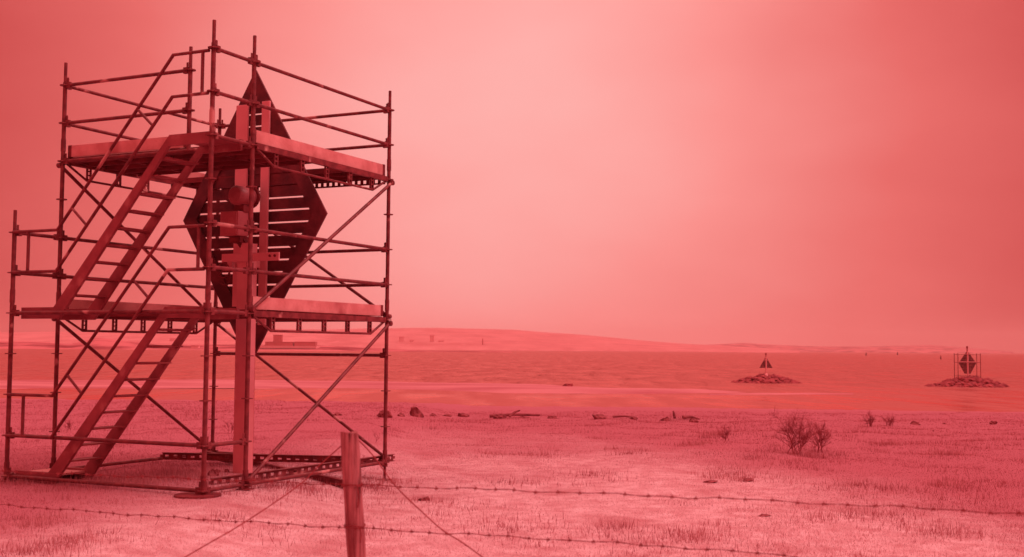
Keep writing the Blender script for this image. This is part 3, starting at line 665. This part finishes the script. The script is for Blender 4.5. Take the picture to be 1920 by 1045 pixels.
for dy in (-.7, .7):
    for yq in (666.5, 681, 706): MB().tube([(X0 - 21 * s, b0.y + dy, zz(yq)), (X0 + 21 * s, b0.y + dy, zz(yq))], .03, 6).build('rail', 'steel_dark', fr)
for x in (-21, 21):
    for yq in (666.5, 681): MB().tube([(X0 + x * s, b0.y - .7, zz(yq)), (X0 + x * s, b0.y + .7, zz(yq))], .03, 6).build('rail', 'steel_dark', fr)
# marker stakes
for x, y, hpx, lab in ((1624, 664, 6, 'tiny dark buoy between the two islets, left one'), (1683, 663, 6, 'thin stake on the water between the two islets'), (1764, 671, 7, 'tiny dark buoy left of the diamond beacon')):
    q = at_z(x, max(y + 3, 663), SEA); k = q.y / FPX
    o = MB().tube([q - EZ * .5, q + EZ * hpx * k * .5, q + EZ * hpx * k], [k * 1.3, k * 1.1, k * .4], 8).build('marker_buoy', 'mark'); tag(o, lab, 'buoy', 'sea marks')

# ------------------------------------------------------------------ far shore buildings
def building(px0, px1, py0, py1, D, label, mat='house', name='far_house', cat='house', gable=True, group=None):
    a, b = at_y(px0, py1, D), at_y(px1, py1, D); top = at_y(px0, py0, D).z; dep = max((b.x - a.x) * .6, 8); zb3 = min(a.z, SEA + 40) - 12
    e = empty(name, ((a.x + b.x) / 2, D, a.z), label, cat, group)
    eav = a.z + (top - a.z) * (.62 if gable else .94)
    MB().obox(((a.x + b.x) / 2, D + dep / 2, (zb3 + eav) / 2), ((b.x - a.x) / 2, 0, 0), (0, dep / 2, 0), (0, 0, (eav - zb3) / 2)).build('wall', mat, e)
    x0, x1, y0, y1 = a.x - .3, b.x + .3, D - .4, D + dep + .4
    if gable: MB().add([(x0, y0, eav), (x1, y0, eav), (x1, y1, eav), (x0, y1, eav), (x0, (y0 + y1) / 2, top), (x1, (y0 + y1) / 2, top)], [(0, 1, 5, 4), (2, 3, 4, 5), (0, 4, 3), (1, 2, 5), (3, 2, 1, 0)]).build('roof', 'roof', e)
    else: MB().obox(((x0 + x1) / 2, (y0 + y1) / 2, (eav + top) / 2 + .1), ((x1 - x0) / 2, 0, 0), (0, (y1 - y0) / 2, 0), (0, 0, (top - eav) / 2)).build('roof', 'roof', e)
building(497, 549, 641, 650, 1610, 'long low dark hall on the far quay, left of two', 'hall', 'far_hall', 'hall', False)
building(552, 591, 641, 650, 1610, 'long low dark hall on the far quay, right of two', 'hall', 'far_hall', 'hall', False)
building(512, 528, 628, 646, 1660, 'tall block rising behind the far halls', 'hall', 'far_block', 'building', False)
q0 = at_y(490, 651, 1570); q1 = at_y(596, 651, 1570)
o = MB().obox((q0 + q1) / 2 + EZ * 0, ((q1.x - q0.x) / 2, 0, 0), (0, 14, 0), (0, 0, 1.6)).build('quay_wall', 'quay'); tag(o, 'pale quay wall in front of the far halls', 'quay')
building(358, 372, 648, 654, 1560, 'pale low shed on the far rocky shore', 'quay', 'far_shed', 'shed', False)
for x, y, wd, hh, mt, lab in ((748, 636, 9, 5, 'quay', 'pale far house nearest the right-hand scaffold standard'), (768, 641, 7, 4, 'house', 'small far house below the leftmost pale one'), (806, 633, 8, 5, 'house', 'small far house highest on the hazy hill'),
        (822, 643, 10, 5, 'quay', 'wide pale far house left of the chimney'), (852, 652, 12, 5, 'hall', 'low dark far shed at the water left of the chimney'), (884, 648, 9, 5, 'house', 'small far house just left of the chimney'),
        (925, 650, 8, 5, 'house', 'small far house just right of the chimney'), (960, 655, 16, 4, 'hall', 'long dark far shed at the water right of the chimney'), (988, 661, 9, 3, 'quay', 'bright low far shed at the tip of the shore'), (318, 640, 10, 6, 'house', 'far house seen between the stairs and the mast')):
    building(x, x + wd, y - hh, y, 3250, lab, mt, group='houses of the far-shore town')
o = MB()
q = at_y(905, 655, 3200); k = 3200 / FPX
o.tube([q - EZ * 10, q + EZ * 20 * k], [2.2, 1.5], 10); o = o.build('far_chimney', 'hall'); tag(o, 'thin chimney rising above the far-shore town', 'chimney')

# ------------------------------------------------------------------ grass
def blades(name, pos, hgt, wid, mat, label, lean=.5, seed=1):
    r = np.random.default_rng(seed); n = len(pos); an = r.uniform(0, 2 * np.pi, n); la = r.uniform(0, 2 * np.pi, n); lm = r.uniform(.1, 1, n) * lean
    a = np.stack([np.cos(an), np.sin(an), np.zeros(n)], -1) * wid[:, None]
    tip = pos + np.stack([np.cos(la) * lm * hgt, np.sin(la) * lm * hgt, hgt], -1)
    V = np.stack([pos - a - [0, 0, .015], pos + a - [0, 0, .015], tip], 1).reshape(-1, 3)
    me = bpy.data.meshes.new(name); me.vertices.add(3 * n); me.vertices.foreach_set('co', V.ravel()); me.loops.add(3 * n); me.loops.foreach_set('vertex_index', np.arange(3 * n, dtype=np.int32))
    me.polygons.add(n); me.polygons.foreach_set('loop_start', np.arange(0, 3 * n, 3, dtype=np.int32)); me.materials.append(M[mat]); me.update(calc_edges=True); me.validate()
    o = bpy.data.objects.new(name, me); col.objects.link(o); tag(o, label, 'grass', kind='stuff'); return o
n = 650000
yy = 6.0 * np.exp(rng.random(n) ** .9 * math.log(36 / 6.0)); xx = (rng.random(n) * 2 - 1) * (.5 * yy + 2.0)
cl = fbm(xx / .5, yy / .5, 3) + .5; big = fbm(xx / 3.5 + 9, yy / 3.5, 3)
hg = (.008 + .026 * np.clip(cl + big * .6, 0, 1) ** 2) * rng.uniform(.6, 1.4, n) * (1 + .5 * sstep(20, 34, yy))
wd = rng.uniform(.0018, .0036, n) * (1 + yy / 20)
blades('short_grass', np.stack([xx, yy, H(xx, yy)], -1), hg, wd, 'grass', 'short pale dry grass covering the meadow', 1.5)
# darker tufts: clumps where the photo shows them plus a scatter denser to the right and towards the shore
cen = []
def clump(px, py, wpx, k, hgt):
    p = on_ground(px, py); s = p.y / FPX
    for _ in range(k): cen.append((p.x + rng.normal() * wpx * s * .4, p.y + rng.normal() * wpx * s * .7, hgt))
for a_ in [(1385, 898, 80, 9, .13), (1140, 890, 60, 5, .10), (975, 905, 40, 5, .09), (1000, 855, 40, 4, .12), (1300, 835, 40, 6, .12), (1670, 836, 30, 4, .14), (1790, 855, 40, 5, .14), (1640, 915, 60, 6, .12), (1780, 915, 60, 7, .13), (1740, 1003, 60, 7, .12),
           (1650, 968, 50, 5, .10), (1555, 972, 25, 3, .10), (1305, 1008, 40, 8, .13), (905, 985, 50, 4, .08), (60, 985, 70, 8, .10), (150, 1020, 90, 8, .09), (60, 1030, 60, 8, .1), (560, 915, 50, 10, .13), (690, 915, 40, 6, .12), (200, 905, 130, 26, .12), (60, 905, 60, 12, .11), (320, 900, 80, 16, .12),
           (480, 912, 60, 10, .11), (720, 905, 30, 5, .12), (715, 918, 12, 3, .1), (340, 892, 40, 10, .16), (800, 943, 20, 4, .10), (1450, 865, 60, 8, .10), (1520, 858, 40, 8, .12), (1345, 820, 40, 8, .15)]: clump(*a_)
for _ in range(800):
    y = 9 * math.exp(rng.random() * math.log(34 / 9)); x = (rng.random() * 2 - 1) * .47 * y
    dens = .22 + .55 * float(sstep(2, 11, np.array(x))) + .4 * float(sstep(22, 32, np.array(y))) + 1.2 * float(fbm(np.array(x / 2.5), np.array(y / 2.5), 2))
    if rng.random() < dens: cen.append((x, y, rng.uniform(.06, .15)))
tp, th, tw_ = [], [], []
for x, y, h_ in cen:
    k = rng.integers(30, 80); rad = rng.uniform(.05, .2) * (1 + y / 40)
    px_ = x + rng.normal(size=k) * rad * 1.3; py_ = y + rng.normal(size=k) * rad
    tp.append(np.stack([px_, py_, H(px_, py_)], -1)); th.append(h_ * rng.uniform(.25, .95, k)); tw_.append(rng.uniform(.0016, .003, k) * (1 + y / 20))
blades('grass_tussocks', np.concatenate(tp), np.concatenate(th), np.concatenate(tw_), 'tussock', 'scattered darker grass tufts in the meadow', .6, 5)

# ------------------------------------------------------------------ haze
vm = bpy.data.materials.new('haze_air'); vm.use_nodes = True; t = vm.node_tree; t.nodes.clear()
ov = t.nodes.new('ShaderNodeOutputMaterial'); pv = t.nodes.new('ShaderNodeVolumePrincipled'); pv.inputs['Color'].default_value = (1.0, .86, .85, 1); pv.inputs['Density'].default_value = .00009; pv.inputs['Anisotropy'].default_value = .45
t.links.new(pv.outputs[0], ov.inputs['Volume']); M['haze'] = vm
o = MB().obox((0, 3950, 70), (9000, 0, 0), (0, 4600, 0), (0, 0, 76)).build('haze', 'haze'); tag(o, 'pale haze over the water', kind='stuff')
bpy.context.view_layer.update()
